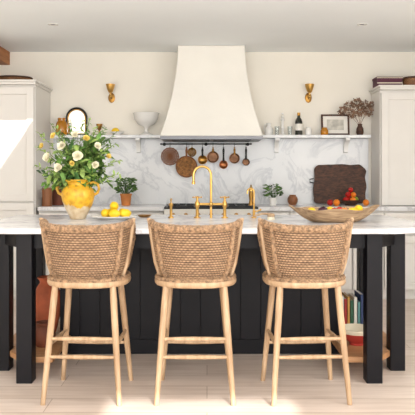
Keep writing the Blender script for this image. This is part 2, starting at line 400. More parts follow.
for sx in (-1,1):
    d=obj('oven_door',MB().bb(sx*W/4-W/4+.01,sx*W/4+W/4-.01,.0,.03,.14,.76),'enamel',r,bevel=.004)
    obj('handle',MB().tube([(sx*W/4-.17,-.04,.71),(sx*W/4+.17,-.04,.71)],.009,10).tube([(sx*W/4-.15,-.04,.71),(sx*W/4-.15,0,.71)],.006,8).tube([(sx*W/4+.15,-.04,.71),(sx*W/4+.15,0,.71)],.006,8),'dbrass',d)
# ---------------------------------------------------------------- hood
r=root('extractor_hood',(.045,6.976,1.622),'tall flared off-white plaster chimney hood above cooker','cooker hood')
mb=MB(); NZ=28; vs=[];fs=[]
for i in range(NZ+1):
    t=i/NZ; z=t*(CE-1.624)
    hw=.345+.17*(1-t)**1.85; dp=.355+.173*(1-t)**1.7
    vs+=[(-hw,0,z),(-hw,-dp,z),(hw,-dp,z),(hw,0,z)]
for i in range(NZ):
    for k in range(4):
        k2=(k+1)%4; fs.append((i*4+k,i*4+k2,(i+1)*4+k2,(i+1)*4+k))
fs.append((0,1,2,3)); n=NZ*4; fs.append((n,n+1,n+2,n+3))
mb.add(vs,fs); obj('canopy',mb,'plaster',r,bevel=.008,smooth=30)
mb=MB().bb(-.505,.505,-.51,-.02,-.034,0).bb(-.512,.512,-.525,-.515,-.034,.0)
obj('extractor_insert',mb,'steel',r)
obj('filter_grille',MB().bb(-.4,-.02,-.48,-.1,-.04,-.034).bb(.02,.4,-.48,-.1,-.04,-.034),'black',r)
# ---------------------------------------------------------------- wall shelves
SZ=1.655
def shelf(x0,x1,brs,label):
    r=root('marble_shelf',((x0+x1)/2,6.968,SZ),label,'wall shelf',group='marble wall shelves')
    c=(x0+x1)/2
    obj('shelf_board',MB().bb(x0-c,x1-c,-.15,.0305,-.032,0),'shelfm',r,bevel=.004)
    for b in brs:
        pr=[(0,0),(-.13,0),(-.13,-.02)]
        for k in range(9):
            a=pi/2*k/8; pr.append((-.03-.09*(1-math.sin(a)),-.03-.1*(1-math.cos(a))) )
        pr+=[(-.03,-.145),(0,-.155)]
        mb=MB(); vs=[(b-c-.022,y+.0095,z-.032) for y,z in pr]+[(b-c+.022,y+.0095,z-.032) for y,z in pr]; n=len(pr)
        mb.add(vs,[tuple(range(n)),tuple(range(n,2*n))]+[(i,(i+1)%n,(i+1)%n+n,i+n) for i in range(n)])
        obj('bracket',mb,'white',r)
shelf(-1.62,-.475,[X(90,6.9),X(138,6.9)],'white marble wall shelf with curved brackets holding mirror and compote')
shelf(.566,1.73,[X(277,6.9),X(347,6.9)],'white marble wall shelf with curved brackets holding bottle and picture')
def sconce(px):
    r=root('wall_sconce',(X(px,6.95),6.999,2.10),'small brass wall sconce with cup shade on cream wall','wall light',group='brass wall sconces')
    R=Matrix.Rotation(pi/2,3,'X')
    obj('backplate',MB().lathe([(.045,0),(.045,.006),(.03,.012),(.012,.014),(0,.014)],24,(0,0,-.035),R=R,sc=(.8,1.2)),'dbrass',r)
    obj('arm',MB().tube([(0,-.01,-.035),(0,-.05,-.05),(0,-.085,-.035),(0,-.09,0),(0,-.09,.02)],.009,10).ball((0,-.09,-.03),.018),'brass',r)
    obj('lamp_shade',MB().lathe([(.018,.01),(.03,.03),(.04,.06),(.05,.1),(.046,.1),(.036,.06),(.026,.035),(0,.03)],24,(0,-.09,0)),'brass',r)
sconce(111); sconce(309)
# ---------------------------------------------------------------- pot rail & hanging pans
RY=6.92; RZ=Z(144,RY)
r=root('hanging_rail',(X(206,RY),6.97,RZ),'thin dark metal hanging rail on marble backsplash','pot rail')
hw=.48
mb=MB().tube([(-hw,-.05,0),(hw,-.05,0)],.006,10).ball((-hw,-.05,0),.01).ball((hw,-.05,0),.01)
obj('bar',mb,'black',r)
for x in (-hw+.03,0,hw-.03): obj('wall_bracket',MB().tube([(x,.006,0),(x,-.05,0)],.006,8).lathe([(.018,0),(.016,.006),(0,.007)],16,(x,.008,0),R=R),'black',r)
def hang(px,kind,rad,hl,label,mat='copper',inner='tin',hm='dbrass',dy=0):
    name={'pan':'saucepan','fry':'frying_pan','triv':'woven_trivet','ladle':'ladle','sieve':'sieve','board':'round_woven_tray'}[kind]
    r=root(name,(X(px,RY),RY,RZ),label,name.replace('_',' '),group='pans hanging from the rail')
    obj('hook',MB().tube([(0,-.006,-.006),(0,-.008,.006),(0,0,.011),(0,.008,.006),(0,.006,-.01),(0,0,-.03),(0,-.006,-.04),(0,-.012,-.034)],.0022,6),'black',r)
    zt=-.034
    def rings(cz,rad,nr,tk,rays):
        mb=MB()
        for k in range(nr):
            rr=rad*(k+.7)/(nr+.2); mb.tube([(rr*math.cos(a),-.006,cz+rr*math.sin(a)) for a in [2*pi*q/40 for q in range(40)]],rad/tk,8,closed=True)
        for k in range(rays):
            a=pi*k/rays; mb.tube([(-rad*math.cos(a),-.006,cz-rad*math.sin(a)),(rad*math.cos(a),-.006,cz+rad*math.sin(a))],rad/22,6)
        return mb
    if kind=='triv':
        obj('woven_disc',rings(zt-rad,rad,5,16,8),mat,r); return
    mb=MB().tube([(.006*math.cos(q),-.008,zt+.0-.006+.006*math.sin(q)) for q in [2*pi*k/10 for k in range(10)]],.0025,6,closed=True)
    mb.tube([(0,-.008,zt-.01),(0,-.008,zt-.03),(0,-.01,zt-hl*.6-.01),(0,-.012,zt-hl-.012)],[.0045,.009,.007,.009],8,flat=(1.3,.6))
    obj('handle',mb,hm,r)
    zc=zt-hl-rad; Rr=Matrix.Rotation(pi/2,3,'X')
    if kind=='board':
        obj('woven_disc',rings(zc,rad,7,13.5,8),mat,r)
        obj('rim',MB().tube([(rad*math.cos(a),-.008,zc+rad*math.sin(a)) for a in [2*pi*q/40 for q in range(40)]],.008,8,closed=True),'mwood',r); return
    if kind=='ladle':
        pr=[(0,-.03)]+[(rad*math.sin(a),-.03*math.cos(a)) for a in [pi/2*k/6 for k in range(1,7)]]+[(rad*.95,0)]+[(rad*.93*math.sin(a),-.026*math.cos(a)) for a in [pi/2*k/6 for k in range(5,0,-1)]]+[(0,-.026)]
        obj('ladle_bowl',MB().lathe(pr,24,(0,-.012,zc),R=Rr),mat,r); return
    if kind=='sieve':
        mb=MB().tube([(rad*math.cos(a),-.012,zc+rad*math.sin(a)) for a in [2*pi*q/32 for q in range(32)]],.006,8,closed=True)
        obj('rim',mb,mat,r); mb=MB()
        for k in range(-5,6):
            t=k/5.6*rad; hh=math.sqrt(rad*rad-t*t)
            mb.tube([(t,-.012,zc-hh),(t,.0,zc),(t,-.012,zc+hh)],.0022,5); mb.tube([(-hh,-.012,zc+t),(0,.0,zc+t),(hh,-.012,zc+t)],.0022,5)
        obj('mesh_bowl',mb,'dbrass',r); return
    dp=.05 if kind=='pan' else .032
    prof=[(0,-dp+.002),(rad*.86,-dp+.002),(rad*.95,-dp+.012),(rad,0),(rad*1.03,.001),(rad*1.03,-.002),(rad*.96,-.003),(rad*.9,-dp+.014),(rad*.8,-dp+.006),(0,-dp+.006)]
    obj('pan_body',MB().lathe(prof,32,(0,-dp+.038 if kind=='pan' else -.01,zc),R=Rr,mif=lambda i:0 if i<6 else 1),[mat,inner],r)
hang(170,'triv',.098,0,'round openwork cane trivet hanging from rail','mwood')
hang(186.5,'board',.108,.10,'golden-brown round woven tray hanging low from rail','cane',hm='mwood')
hang(192,'sieve',.042,.012,'small round brass-rimmed sieve on hook','dbrass')
hang(202.5,'ladle',.05,.085,'slim brass ladle with handle','dbrass',hm='black')
hang(213,'pan',.06,.045,'dark copper saucepan on hook','copper','dcop','dbrass')
hang(223.5,'ladle',.046,.14,'broad copper ladle with long handle','copper',hm='black')
hang(234.5,'pan',.054,.065,'small copper saucepan on hook','copper','dcop','dbrass')
hang(246,'pan',.038,.12,'tiny dark copper saucepan on long handle','dcop','dcop','black')
# ---------------------------------------------------------------- left shelf items
SY=6.905
r=root('shelf_mirror',(X(76,SY),6.94,SZ),'arched mirror with black and gilt frame on marble shelf','mirror')
def arch(w,h,n=16):
    p=[(-w/2,0)]; 
    for k in range(n+1):
        a=pi-pi*k/n; p.append((w/2*math.cos(a),h-w/2+w/2*math.sin(a)))
    p.append((w/2,0)); return p
pts=[(x,0,z) for x,z in arch(.21,.28)]
obj('frame',MB().tube([(p[0],0,p[2]+.012) for p in pts],.012,8,closed=True),'black',r)
obj('inner_frame',MB().tube([(p[0],-.006,p[2]+.02) for p in [(x,0,z) for x,z in arch(.185,.257)]],.006,8,closed=True),'gold',r)
mb=MB(); a=arch(.19,.265); n=len(a)
mb.add([(x,-.002,z+.012) for x,z in a]+[(x,.006,z+.012) for x,z in a],[tuple(range(n)),tuple(range(n,2*n))]+[(i,(i+1)%n,(i+1)%n+n,i+n) for i in range(n)])
obj('glass',mb,'mirror',r)
def lobj(name,prof,mat,loc,label,cat,seg=32,group=None,extra=None,mats=None,mif=None,sc=(1,1)):
    mb=MB().lathe(prof,seg,mif=mif,sc=sc)
    if extra: extra(mb)
    return obj(name,mb,mats or [mat],loc=loc,label=label,cat=cat,group=group)
lobj('glass_jar',[(0,0),(.055,0),(.062,.02),(.062,.1),(.05,.14),(.04,.15),(.042,.18),(.036,.18),(.034,.15),(.055,.1),(.053,.02),(0,.008)],'amber',(X(62,6.88),6.865,SZ),'round amber glass jar on marble shelf','jar')
lobj('brass_cup',[(0,0),(.03,0),(.028,.006),(.01,.012),(.008,.05),(.02,.065),(.03,.1),(.034,.12),(.03,.12),(.02,.07),(0,.06)],'dbrass',(X(99,6.88),6.9,SZ),'small footed brass cup on marble shelf','cup')
lobj('small_bowl',[(0,0),(.03,0),(.035,.008),(.07,.03),(.074,.036),(.068,.036),(.03,.014),(0,.012)],'white',(X(117,6.88),6.9,SZ),'small shallow white dish on marble shelf','dish')
LEM=[(0,-.046),(.006,-.044),(.012,-.036),(.026,-.024),(.031,0),(.027,.022),(.015,.036),(.008,.043),(0,.047)]
def lemon(loc,rot,label,group,mat='lemon',name='lemon',s=1):
    o=obj(name,MB().lathe([(a*s,b*s) for a,b in LEM],20),mat,loc=loc,rot=rot,label=label,cat=name,group=group); return o
lemon((X(115,6.88),6.9,SZ+.05),(pi/2,0,1.2),'yellow lemon in small white dish','lemons')
lobj('footed_compote',[(0,0),(.07,0),(.072,.01),(.05,.02),(.022,.04),(.018,.07),(.03,.09),(.09,.12),(.125,.17),(.135,.225),(.142,.235),(.136,.238),(.126,.23),(.11,.17),(.07,.13),(0,.11)],'white',(X(146,6.88),6.905,SZ),'large white ceramic footed compote on marble shelf','compote',40)
# ---------------------------------------------------------------- right shelf items
lobj('white_jug',[(0,0),(.035,0),(.045,.03),(.042,.07),(.022,.1),(.026,.13),(.022,.13),(.018,.1),(0,.09)],'white',(X(269,6.88),6.91,SZ),'small white ceramic jug on marble shelf','jug',extra=lambda m:m.tube([(-.022,0,.12),(-.045,0,.11),(-.05,0,.07),(-.042,0,.04)],.005,8))
def spire(m):
    for k in range(3): m.ball((0,0,.17+.03*k),.02-.004*k)
lobj('ceramic_candlestick',[(0,0),(.04,0),(.036,.012),(.014,.02),(.012,.06),(.022,.08),(.012,.1),(.012,.15),(.024,.165),(0,.17)],'white',(X(283,6.88),6.92,SZ),'pale turned ceramic candlestick on marble shelf','candlestick',extra=spire)
for px in (277,290): lobj('drinking_glass',[(0,0),(.02,0),(.026,.09),(.023,.09),(.019,.006),(0,.006)],'clear',(X(px,6.85),6.852,SZ),'small clear drinking glass on marble shelf','glass',group='glasses on marble shelf')
r=root('wine_bottle',(X(299,6.88),6.9,SZ),'dark glass wine bottle with pale label','bottle')
obj('bottle_body',MB().lathe([(0,0),(.036,0),(.039,.006),(.039,.14),(.034,.165),(.016,.19),(.014,.235),(0,.235)],28),'bottle',r)
obj('bottle_label',MB().lathe([(.0393,.05),(.0397,.05),(.0397,.12),(.0393,.12)],28),'paper',r)
obj('foil_cap',MB().lathe([(.0165,.21),(.0165,.241),(0,.242)],20),'gold',r)
lobj('small_jar',[(0,0),(.03,0),(.034,.01),(.034,.06),(.024,.075),(.026,.085),(.022,.085),(0,.08)],'white',(X(309,6.85),6.88,SZ),'small white lidded jar on marble shelf','jar')
lobj('amber_jar',[(0,0),(.034,0),(.04,.01),(.04,.05),(.026,.068),(.028,.08),(0,.081)],'amber',(X(325,6.83),6.862,SZ),'small round amber glass jar before picture','jar')
r=root('picture_frame',(X(336,6.9),6.93,SZ+.002),'black and wood framed landscape sketch leaning on wall','picture')
R_=Matrix.Rotation(-.12,4,'X')
w,h=.30,.225
mb=MB();mb.M=R_; mb.bb(-w/2,-w/2+.018,-.012,.008,0,h).bb(w/2-.018,w/2,-.012,.008,0,h).bb(-w/2+.018,w/2-.018,-.012,.008,0,.018).bb(-w/2+.018,w/2-.018,-.012,.008,h-.018,h)
obj('frame',mb,'dwood',r)
mb=MB();mb.M=R_; mb.bb(-w/2+.018,w/2-.018,-.004,.004,.018,h-.018); obj('mount',mb,'paper',r)
mb=MB();mb.M=R_; mb.bb(-w/2+.06,w/2-.06,-.006,-.004,.055,h-.055); obj('print',mb,'art',r)
r=root('dried_flower_vase',(X(360,6.88),6.885,SZ),'small dark vase of dried brown hydrangea heads','vase of flowers')
obj('vase',MB().lathe([(0,0),(.03,0),(.04,.03),(.037,.07),(.022,.1),(.025,.12),(.02,.12),(0,.1)],24),'dwood',r)
mbs=MB(); random.seed(3)
for (dx,dz,rr) in [(-.19,.26,.052),(-.12,.31,.055),(-.04,.34,.058),(.05,.32,.055),(-.09,.23,.05),(.0,.25,.05),(.09,.25,.05),(.12,.32,.04)]:
    top=Vector((dx,-.01,dz)); mbs.tube([(0,0,.1),(dx*.4,0,.1+(dz-.1)*.5),top],.002,5)
    h_=MB()
    for k in range(110):
        d=Vector((random.gauss(0,1),random.gauss(0,1),random.gauss(0,1))).normalized(); d.y*=.8
        h_.leaf(top+d*rr*random.uniform(.3,.9),d+Vector((random.uniform(-.6,.6),)*3),Vector((random.random(),random.random(),random.random())),rr*.36,rr*.26)
    obj('flower_head',h_,'dried',r)
obj('stems',mbs,'dried',r)
r=root('storage_box',(X(389,6.7),6.76,2.145),'aubergine storage box with cream stripes on dresser cupboard','box')
obj('box_body',MB().bb(-.13,.13,-.09,.09,0,.075),'purple',r,bevel=.003)
obj('lid',MB().bb(-.135,.135,-.095,.095,.075,.1),'purple',r,bevel=.003)
obj('stripe',MB().bb(-.131,.131,-.0915,-.09,.03,.04).bb(-.136,.136,-.0965,-.095,.084,.09),'cream',r)
def basket(loc,rx,ry,h,label,handle=False):
    r=root('wicker_basket',loc,label,'basket',group=None)
    def fn(u,v):
        a=2*pi*u; row=int(v*10*.9999); k=1+.12*v+.02*math.cos(a*20+row*pi)
        return (rx*k*math.cos(a),ry*k*math.sin(a),h*v)
    mb=MB().grid(fn,120,20,uvs=(40,8)); mb.lathe([(0,0),(1,0),(1,.006),(0,.006)],40,sc=(rx,ry))
    obj('basket_body',mb,'basket',r)
    obj('rim',MB().tube([(rx*1.12*math.cos(a),ry*1.12*math.sin(a),h) for a in [2*pi*q/40 for q in range(40)]],.009,8,closed=True),'basket',r)
basket((X(14,6.6),6.6,2.163),.16,.13,.055,'low oval brown cane basket on tall cabinet')
basket((X(413,6.7),6.72,2.145),.09,.09,.09,'small round cane basket on dresser cupboard')
# ---------------------------------------------------------------- back counter items
CZ=.92
def canister(px,d,rr,h,label,mat='mwood'):
    r=root('wooden_canister',(X(px,d),d,CZ),label,'canister',group='wooden canisters')
    obj('canister_body',MB().lathe([(0,0),(rr,0),(rr*1.03,.01),(rr,h*.5),(rr*1.02,h*.8),(0,h*.8)],28),mat,r)
    obj('lid',MB().lathe([(0,h*.8),(rr*1.06,h*.8),(rr*1.06,h*.88),(rr*.6,h*.93),(.012,h*.95),(.016,h),(0,h)],28),mat,r)
canister(47,6.5,.05,.2,'turned brown wooden lidded canister on marble worktop')
canister(58,6.75,.06,.24,'taller turned dark wooden canister near larder cabinet','dterra')
def herb(px,d,potmat,pr,ph,fh,fw,label,n=130,seed=1,mats=('green2','green')):
    random.seed(seed)
    r=root('potted_plant',(X(px,d),d,CZ),label,'potted plant')
    obj('pot',MB().lathe([(0,0),(pr*.75,0),(pr*.78,.006),(pr*.97,ph*.85),(pr*1.06,ph*.86),(pr*1.06,ph),(pr*.94,ph),(pr*.92,ph*.88),(0,ph*.86)],28),potmat,r)
    obj('soil',MB().lathe([(0,ph*.86),(pr*.9,ph*.88),(0,ph*.93)],20),'soil',r)
    mb=MB()
    for k in range(n):
        a=random.uniform(0,2*pi); q=random.random()**.5; hh=ph+fh*random.uniform(.15,1)
        p=Vector((fw*q*math.cos(a)*math.sin(min(1,(hh-ph)/fh*1.3+.3)*2.0),fw*q*math.sin(a)*.9,hh-fw*.2*q*q))
        if k%4==0: mb.tube([(p.x*.2,p.y*.2,ph*.9),(p.x*.6,p.y*.6,(ph+p.z)/2),p],.0018,5)
        mb.leaf(p,(math.cos(a),math.sin(a),random.uniform(-.3,.8)),(random.uniform(-.5,.5),-.6,1),random.uniform(.03,.05),random.uniform(.02,.03),random.randint(0,1))
    obj('foliage',mb,list(mats),r)
herb(126,6.65,'oterra',.058,.12,.17,.09,'leafy green herb in ochre terracotta pot on worktop',180,3)
herb(273,6.65,'white',.04,.08,.14,.085,'small loose leafy plant in white pot on worktop',95,5,('green2','green'))
r=root('pepper_mill',(X(251,6.6),6.6,CZ),'turned brass pepper mill on worktop','pepper mill')
obj('mill_body',MB().lathe([(0,0),(.028,0),(.026,.01),(.018,.05),(.024,.1),(.022,.14),(0,.14)],24),'dbrass',r)
obj('mill_top',MB().lathe([(.01,.14),(.024,.145),(.026,.17),(.012,.19),(.007,.2),(.01,.21),(0,.215)],24),'brass',r)
lobj('round_pot',[(0,0),(.035,0),(.052,.03),(.055,.06),(.045,.085),(.033,.095),(.036,.105),(.03,.105),(0,.09)],'mwood',(X(293,6.75),6.78,CZ),'small round brown glazed pot on worktop','pot')
# antique board leaning
r=root('chopping_board',(X(340,6.88),6.915,CZ+.006),'large dark antique wooden chopping board leaning on backsplash','chopping board')
mb=MB(); mb.M=Matrix.Rotation(-.08,4,'X'); 
ol=[]
w,h=.57,.42
cor=[(w/2-.05,.05,-90),(w/2-.07,h-.07,0),(-w/2+.09,h-.06,90),(-w/2+.05,.05,180)]
crr=[.05,.07,.06,.05]
raw=[]
for (cx_,cz_,a0),q_ in zip(cor,crr):
    for k in range(7):
        a=math.radians(a0+15*k); raw.append(Vector((cx_+q_*math.cos(a),cz_+q_*math.sin(a))))
for i in range(len(raw)):
    p=raw[i];q=raw[(i+1)%len(raw)]; n=max(1,int((q-p).length/.02))
    for k in range(n):
        s_=p.lerp(q,k/n); s_=Vector((s_.x+.02*noise.noise(Vector((s_.x*9,s_.y*9,1))),max(0,s_.y+.017*noise.noise(Vector((s_.x*9,s_.y*9,7))))));ol.append((s_.x,s_.y))
n=len(ol)
mb.add([(x,-.012,z) for x,z in ol]+[(x,.012,z) for x,z in ol],[tuple(range(n)),tuple(range(n,2*n))]+[(i,(i+1)%n,(i+1)%n+n,i+n) for i in range(n)])
obj('board',mb,'dwood',r,bevel=.004)
mb=MB(); mb.M=Matrix.Rotation(-.08,4,'X'); mb.tube([(-w/2+.015,0,.22),(-w/2-.025,0,.23),(-w/2-.028,0,.26),(-w/2+.015,0,.27)],.006,8); obj('handle',mb,'black',r)
FX,FY=X(350,6.66),6.66
lobj('low_fruit_dish',[(0,0),(.05,0),(.052,.005),(.08,.02),(.105,.045),(.11,.055),(.103,.055),(.075,.03),(.04,.014),(0,.012)],'dwood',(FX,FY,CZ),'small dark shallow dish heaped with produce on worktop','bowl')
def produce(nm_,loc,rad,mt,label,g):
    r=root(nm_,loc,label,nm_,group=g)
    obj('skin',MB().lathe([(0,-rad*.8),(rad*.3,-rad*.9),(rad*.75,-rad*.62),(rad,0),(rad*.78,rad*.6),(rad*.35,rad*.88),(.004,rad*.78),(0,rad*.77)],20),mt,r)
    obj('stalk',MB().tube([(0,0,rad*.75),(.003,0,rad*1.05)],.0025,6),'stem',r)
g='produce in the shallow dish'
LB={'tomato':'ripe red tomato heaped in dark shallow dish','orange':'small orange heaped in dark shallow dish','apple':'small green apple heaped in dark shallow dish'}
for dx,dy,dz,rad,mt,nm_ in [(-.045,-.02,.058,.034,'red','tomato'),(.022,-.04,.055,.032,'orange','orange'),(.062,.02,.06,.031,'limeg','apple'),(-.01,.038,.058,.034,'red','tomato'),(-.018,.0,.11,.032,'red','tomato'),(.035,.0,.108,.03,'orange','orange'),(.01,.015,.158,.028,'red','tomato')]:
    produce(nm_,(FX+dx,FY+dy,CZ+dz),rad,mt,LB[nm_],g)
for px,d,rad,mt,nm_ in [(330,6.62,.034,'red','tomato'),(336.5,6.56,.036,'orange','orange'),(366,6.6,.034,'orange','orange')]:
    produce(nm_,(X(px,d),d,CZ+rad*.9),rad,mt,{'tomato':'ripe red tomato on worktop by the board','orange':'small orange on worktop by the board'}[nm_],'produce on the worktop')
# ---------------------------------------------------------------- ISLAND
IC=-.045
isl=root('kitchen_island',(IC,3.72,0),'black-painted kitchen island with square legs and panelled body','kitchen island')
Y0=3.72
BH=.97
mb=MB(); mb.bb(-BH,BH,4.475-Y0,4.98-Y0,.0,.884)
npl=14; pw=2*BH/npl
for k in range(npl): mb.bb(-BH+k*pw+.0015,-BH+(k+1)*pw-.0015,4.466-Y0,4.476-Y0,.1,.884)
mb.bb(-BH,BH,4.46-Y0,4.476-Y0,0,.1)
obj('body',mb,'navy',isl,bevel=.002,smooth=0)
LP=[(1.035,3.87),(1.245,4.12),(1.245,4.95)]
for sx in (-1,1):
    for lx,ly in LP:
        obj('leg',MB().bb(sx*lx-.047,sx*lx+.047,ly-.047-Y0,ly+.047-Y0,0,.884),'navy',isl,bevel=.004)
    ol=[(.89,3.925-Y0),(1.09,3.925-Y0),(1.19,4.06-Y0),(1.19,4.18-Y0),(1.29,4.18-Y0),(1.29,4.89-Y0),(BH+.001,4.89-Y0),(BH+.001,4.455-Y0),(.89,4.455-Y0)]
    ol=[(sx*a,b) for a,b in ol]
    obj('lower_shelf',MB().prism(ol,.095,.13),'oak',isl,bevel=.003)
mb=MB()
mb.bb(-1.0,1.0,3.865-Y0,3.895-Y0,.795,.884)
for sx in (-1,1):
    a=Vector((sx*1.06,3.885-Y0,0)); b=Vector((sx*1.225,4.1-Y0,0)); d=(b-a); ang=math.atan2(d.y,d.x)
    mb.box(((a.x+b.x)/2,(a.y+b.y)/2,.8395),(d.length,.03,.089),R=Matrix.Rotation(ang,3,'Z'))
    mb.bb(sx*1.25-.015,sx*1.25+.015,4.1-Y0,4.95-Y0,.795,.884)
mb.bb(-1.24,1.24,4.94-Y0,4.97-Y0,.795,.884)
obj('apron',mb,'navy',isl)
def rounded(poly,rad,n=8):
    out=[];N_=len(poly)
    for i in range(N_):
        p=Vector(poly[i]);a=(Vector(poly[i-1])-p).normalized();b=(Vector(poly[(i+1)%N_])-p).normalized()
        r_=rad[i]
        for k in range(n+1):
            t=k/n; q0=p+a*r_;q1=p+b*r_
            out.append(tuple(q0*(1-t)**2+p*2*t*(1-t)+q1*t*t))
    return out
poly=[(-1.2,3.76),(1.2,3.76),(1.44,3.98),(1.44,5.1),(-1.44,5.1),(-1.44,3.98)]
ol=rounded(poly,[.12,.12,.12,.08,.08,.12])
obj('island_worktop',MB().prism([(x+IC,y) for x,y in ol],.888,.92),'marble',label='long white veined marble worktop with rounded clipped corners',cat='worktop',bevel=.006)
r=root('terracotta_urn',(X(44,4.4),4.5,.13),'tall plain terracotta urn standing on oak shelf','urn')
obj('urn_body',MB().lathe([(0,0),(.05,0),(.056,.01),(.075,.08),(.095,.16),(.1,.22),(.092,.28),(.07,.33),(.052,.355),(.054,.37),(.07,.39),(.064,.396),(.048,.37),(0,.34)],44),'terra',r)
lobj('clay_pot',[(0,0),(.045,0),(.062,.025),(.072,.075),(.06,.12),(.048,.135),(.056,.155),(.048,.155),(.04,.13),(0,.12)],'dterra',(X(43,4.15),4.18,.13),'squat round dark brown clay pot on oak shelf','pot')
bx=.93; cols=['bk2','bk3','bk5','bk1','bk2','bk6','bk4','bk5']; nm=['white','red','ochre','green','white','teal','navy','ochre']
for k in range(8):
    t=[.022,.02,.018,.024,.024,.02,.026,.03][k]; h=[.26,.24,.255,.23,.25,.22,.27,.24][k]
    r=root('book',(bx+t/2,4.60,.131),nm[k]+' hardback cookbook standing on oak shelf','book',group='cookbooks on the island shelf')
    obj('cover',MB().bb(-t/2,-t/2+.002,-.1,.09,0,h).bb(t/2-.002,t/2,-.1,.09,0,h).bb(-t/2,t/2,-.1,-.097,0,h),cols[k],r)
    obj('pages',MB().bb(-t/2+.002,t/2-.002,-.095,.086,.003,h-.004),'paper',r)
    bx+=t+.0015
r=root('footed_bowl',(.975,4.22,.13),'red glazed bowl with cream inside and rim on oak shelf','bowl')
obj('bowl',MB().lathe([(0,0),(.045,0),(.047,.01),(.045,.012),(.085,.045),(.106,.08),(.114,.098),(.116,.108),(.108,.11),(.075,.055),(.03,.025),(0,.02)],40,mif=lambda i:0 if i<5 else 1),['bk3','cream'],r)
# ---------------------------------------------------------------- vase and bouquet
VX,VY=X(78,4.6),4.6
r=root('yellow_vase',(VX,VY,CZ),'mustard-glazed confit jar with handles on marble worktop','vase')
prof=[(0,0),(.052,0),(.056,.006),(.062,.025),(.078,.055),(.096,.09),(.11,.13),(.117,.165),(.114,.195),(.1,.22),(.082,.236),(.076,.246),(.078,.258),(.09,.268),(.1,.274),(.1,.28),(.092,.28),(.07,.255),(.1,.18),(.09,.1),(.05,.03),(0,.02)]
obj('vase_body',MB().lathe(prof,56),'glaze',r,smooth=60)
for sx in (-1,1): obj('handle',MB().tube([(sx*.078,0,.252),(sx*.112,0,.262),(sx*.142,0,.245),(sx*.15,0,.215),(sx*.138,0,.185),(sx*.112,0,.17)],[.009,.010,.010,.010,.010,.010],10),'yellow',r)
r=root('flower_bouquet',(VX,VY,CZ+.24),'dense leafy bouquet of cream roses and green foliage','bouquet')
random.seed(23)
fol=MB(); stems=MB()
def stem(top,leafn,mi,ls,lw,t0=.35,sr=.002):
    base_=Vector((random.uniform(-.03,.03),random.uniform(-.03,.03),-.1)); mid=Vector((top.x*.35,top.y*.35,top.z*.6))
    pts=[base_*(1-t)**2+mid*2*t*(1-t)+top*t*t for t in [k/8 for k in range(9)]]
    stems.tube(pts,sr,5)
    for k in range(leafn):
        t=t0+(1-t0)*k/leafn; p=base_*(1-t)**2+mid*2*t*(1-t)+top*t*t
        tan=(top-mid).normalized(); s_=Vector((random.gauss(0,1),random.gauss(0,1),random.gauss(0,1))).normalized()
        fol.leaf(p,tan*.5+s_,Vector((random.gauss(0,.4),-.5,1)),ls*random.uniform(.6,1.25),lw*random.uniform(.7,1.2),mi,random.uniform(0,.5))
for k in range(115):
    a=random.uniform(0,2*pi); el=random.uniform(-.2,1)
    rr=random.uniform(.5,1.0)
    x=.285*rr*math.cos(a)*math.cos(el*1.05); y=.19*rr*math.sin(a)*math.cos(el*1.05)
    z=.08+.33*rr*max(math.sin(el*1.45),-.2)
    stem(Vector((x,y,z)),random.randint(8,12),random.choice([0,0,1,2]),.064,.031)
for tx,ty,tz in [(.03,0,.46),(.14,.02,.42),(-.06,.03,.47),(.27,0,.30),(-.29,0,.27),(-.16,.02,.41),(.21,-.04,.41),(.31,-.05,.18),(-.27,-.05,.37),(.27,.03,.38),(-.31,0,.14),(.3,.02,.08),(-.2,.02,.44),(.08,.02,.47)]:
    stem(Vector((tx,ty,tz)),22,random.choice([0,2,2]),.036,.016,.5,.0014)
obj('stems',stems,'stem',r); obj('foliage',fol,['green','green2','green3'],r)
def rose(c,rad,mat):
    f=MB(); c=Vector(c); ax=Vector((c.x*1.2,c.y-.25,c.z*.4+.05)).normalized()
    q=ax.to_track_quat('Z','Y').to_matrix()
    for ring,(n,tilt,rr) in enumerate([(6,.15,1),(6,.5,.85),(5,.85,.68),(4,1.15,.52),(3,1.4,.38)]):
        for k in range(n):
            a=2*pi*k/n+ring*.5+random.uniform(-.15,.15); tl=tilt+random.uniform(-.15,.15)
            d=q@Vector((math.cos(a)*math.cos(tl),math.sin(a)*math.cos(tl),math.sin(tl)))
            nn=q@Vector((-math.cos(a)*math.sin(tl),-math.sin(a)*math.sin(tl),math.cos(tl)))
            f.petal(c,d,nn,rad*rr*random.uniform(.85,1.15),rad*rr*1.1,0,.3)
    obj('flower',f,mat,r,smooth=80)
for c,rad,m_ in [((-.18,-.14,.19),.032,'petal'),((.04,-.21,.20),.036,'petal'),((-.07,-.19,.27),.032,'petal'),((.15,-.17,.14),.028,'petal'),((-.09,-.21,.12),.032,'petal'),((.16,-.13,.27),.026,'petal'),((-.23,-.09,.27),.022,'petaly'),((.01,-.15,.35),.026,'petal'),((.23,-.1,.2),.02,'petaly'),((-.14,-.14,.34),.022,'petaly'),((.09,-.17,.32),.024,'petaly'),((-.0,-.2,.15),.02,'petaly')]:
    rose(c,rad,m_)
# ---------------------------------------------------------------- plate of lemons
PX,PY=X(114,4.5),4.5
lobj('serving_plate',[(0,0),(.08,0),(.082,.006),(.13,.014),(.165,.026),(.166,.03),(.16,.03),(.125,.018),(.07,.012),(0,.012)],'white',(PX,PY,CZ),'wide white ceramic plate with lemons on worktop','plate',48)
for i,(dx,dy,dz,a) in enumerate([(-.06,.0,0,.3),(.01,-.05,0,1.2),(.08,-.01,0,2.2),(-.03,.065,0,.9),(.05,.075,0,2.9),(.0,.01,.05,.1)]):
    lemon((PX+dx,PY+dy,CZ+.046+dz),(pi/2,0,a),'ripe yellow lemon on white plate','lemons on the plate')
lobj('small_dish',[(0,0),(.03,0),(.05,.012),(.055,.018),(.05,.018),(0,.006)],'dbrass',(X(143,4.7),4.8,CZ),'small brass dish on marble worktop','dish')
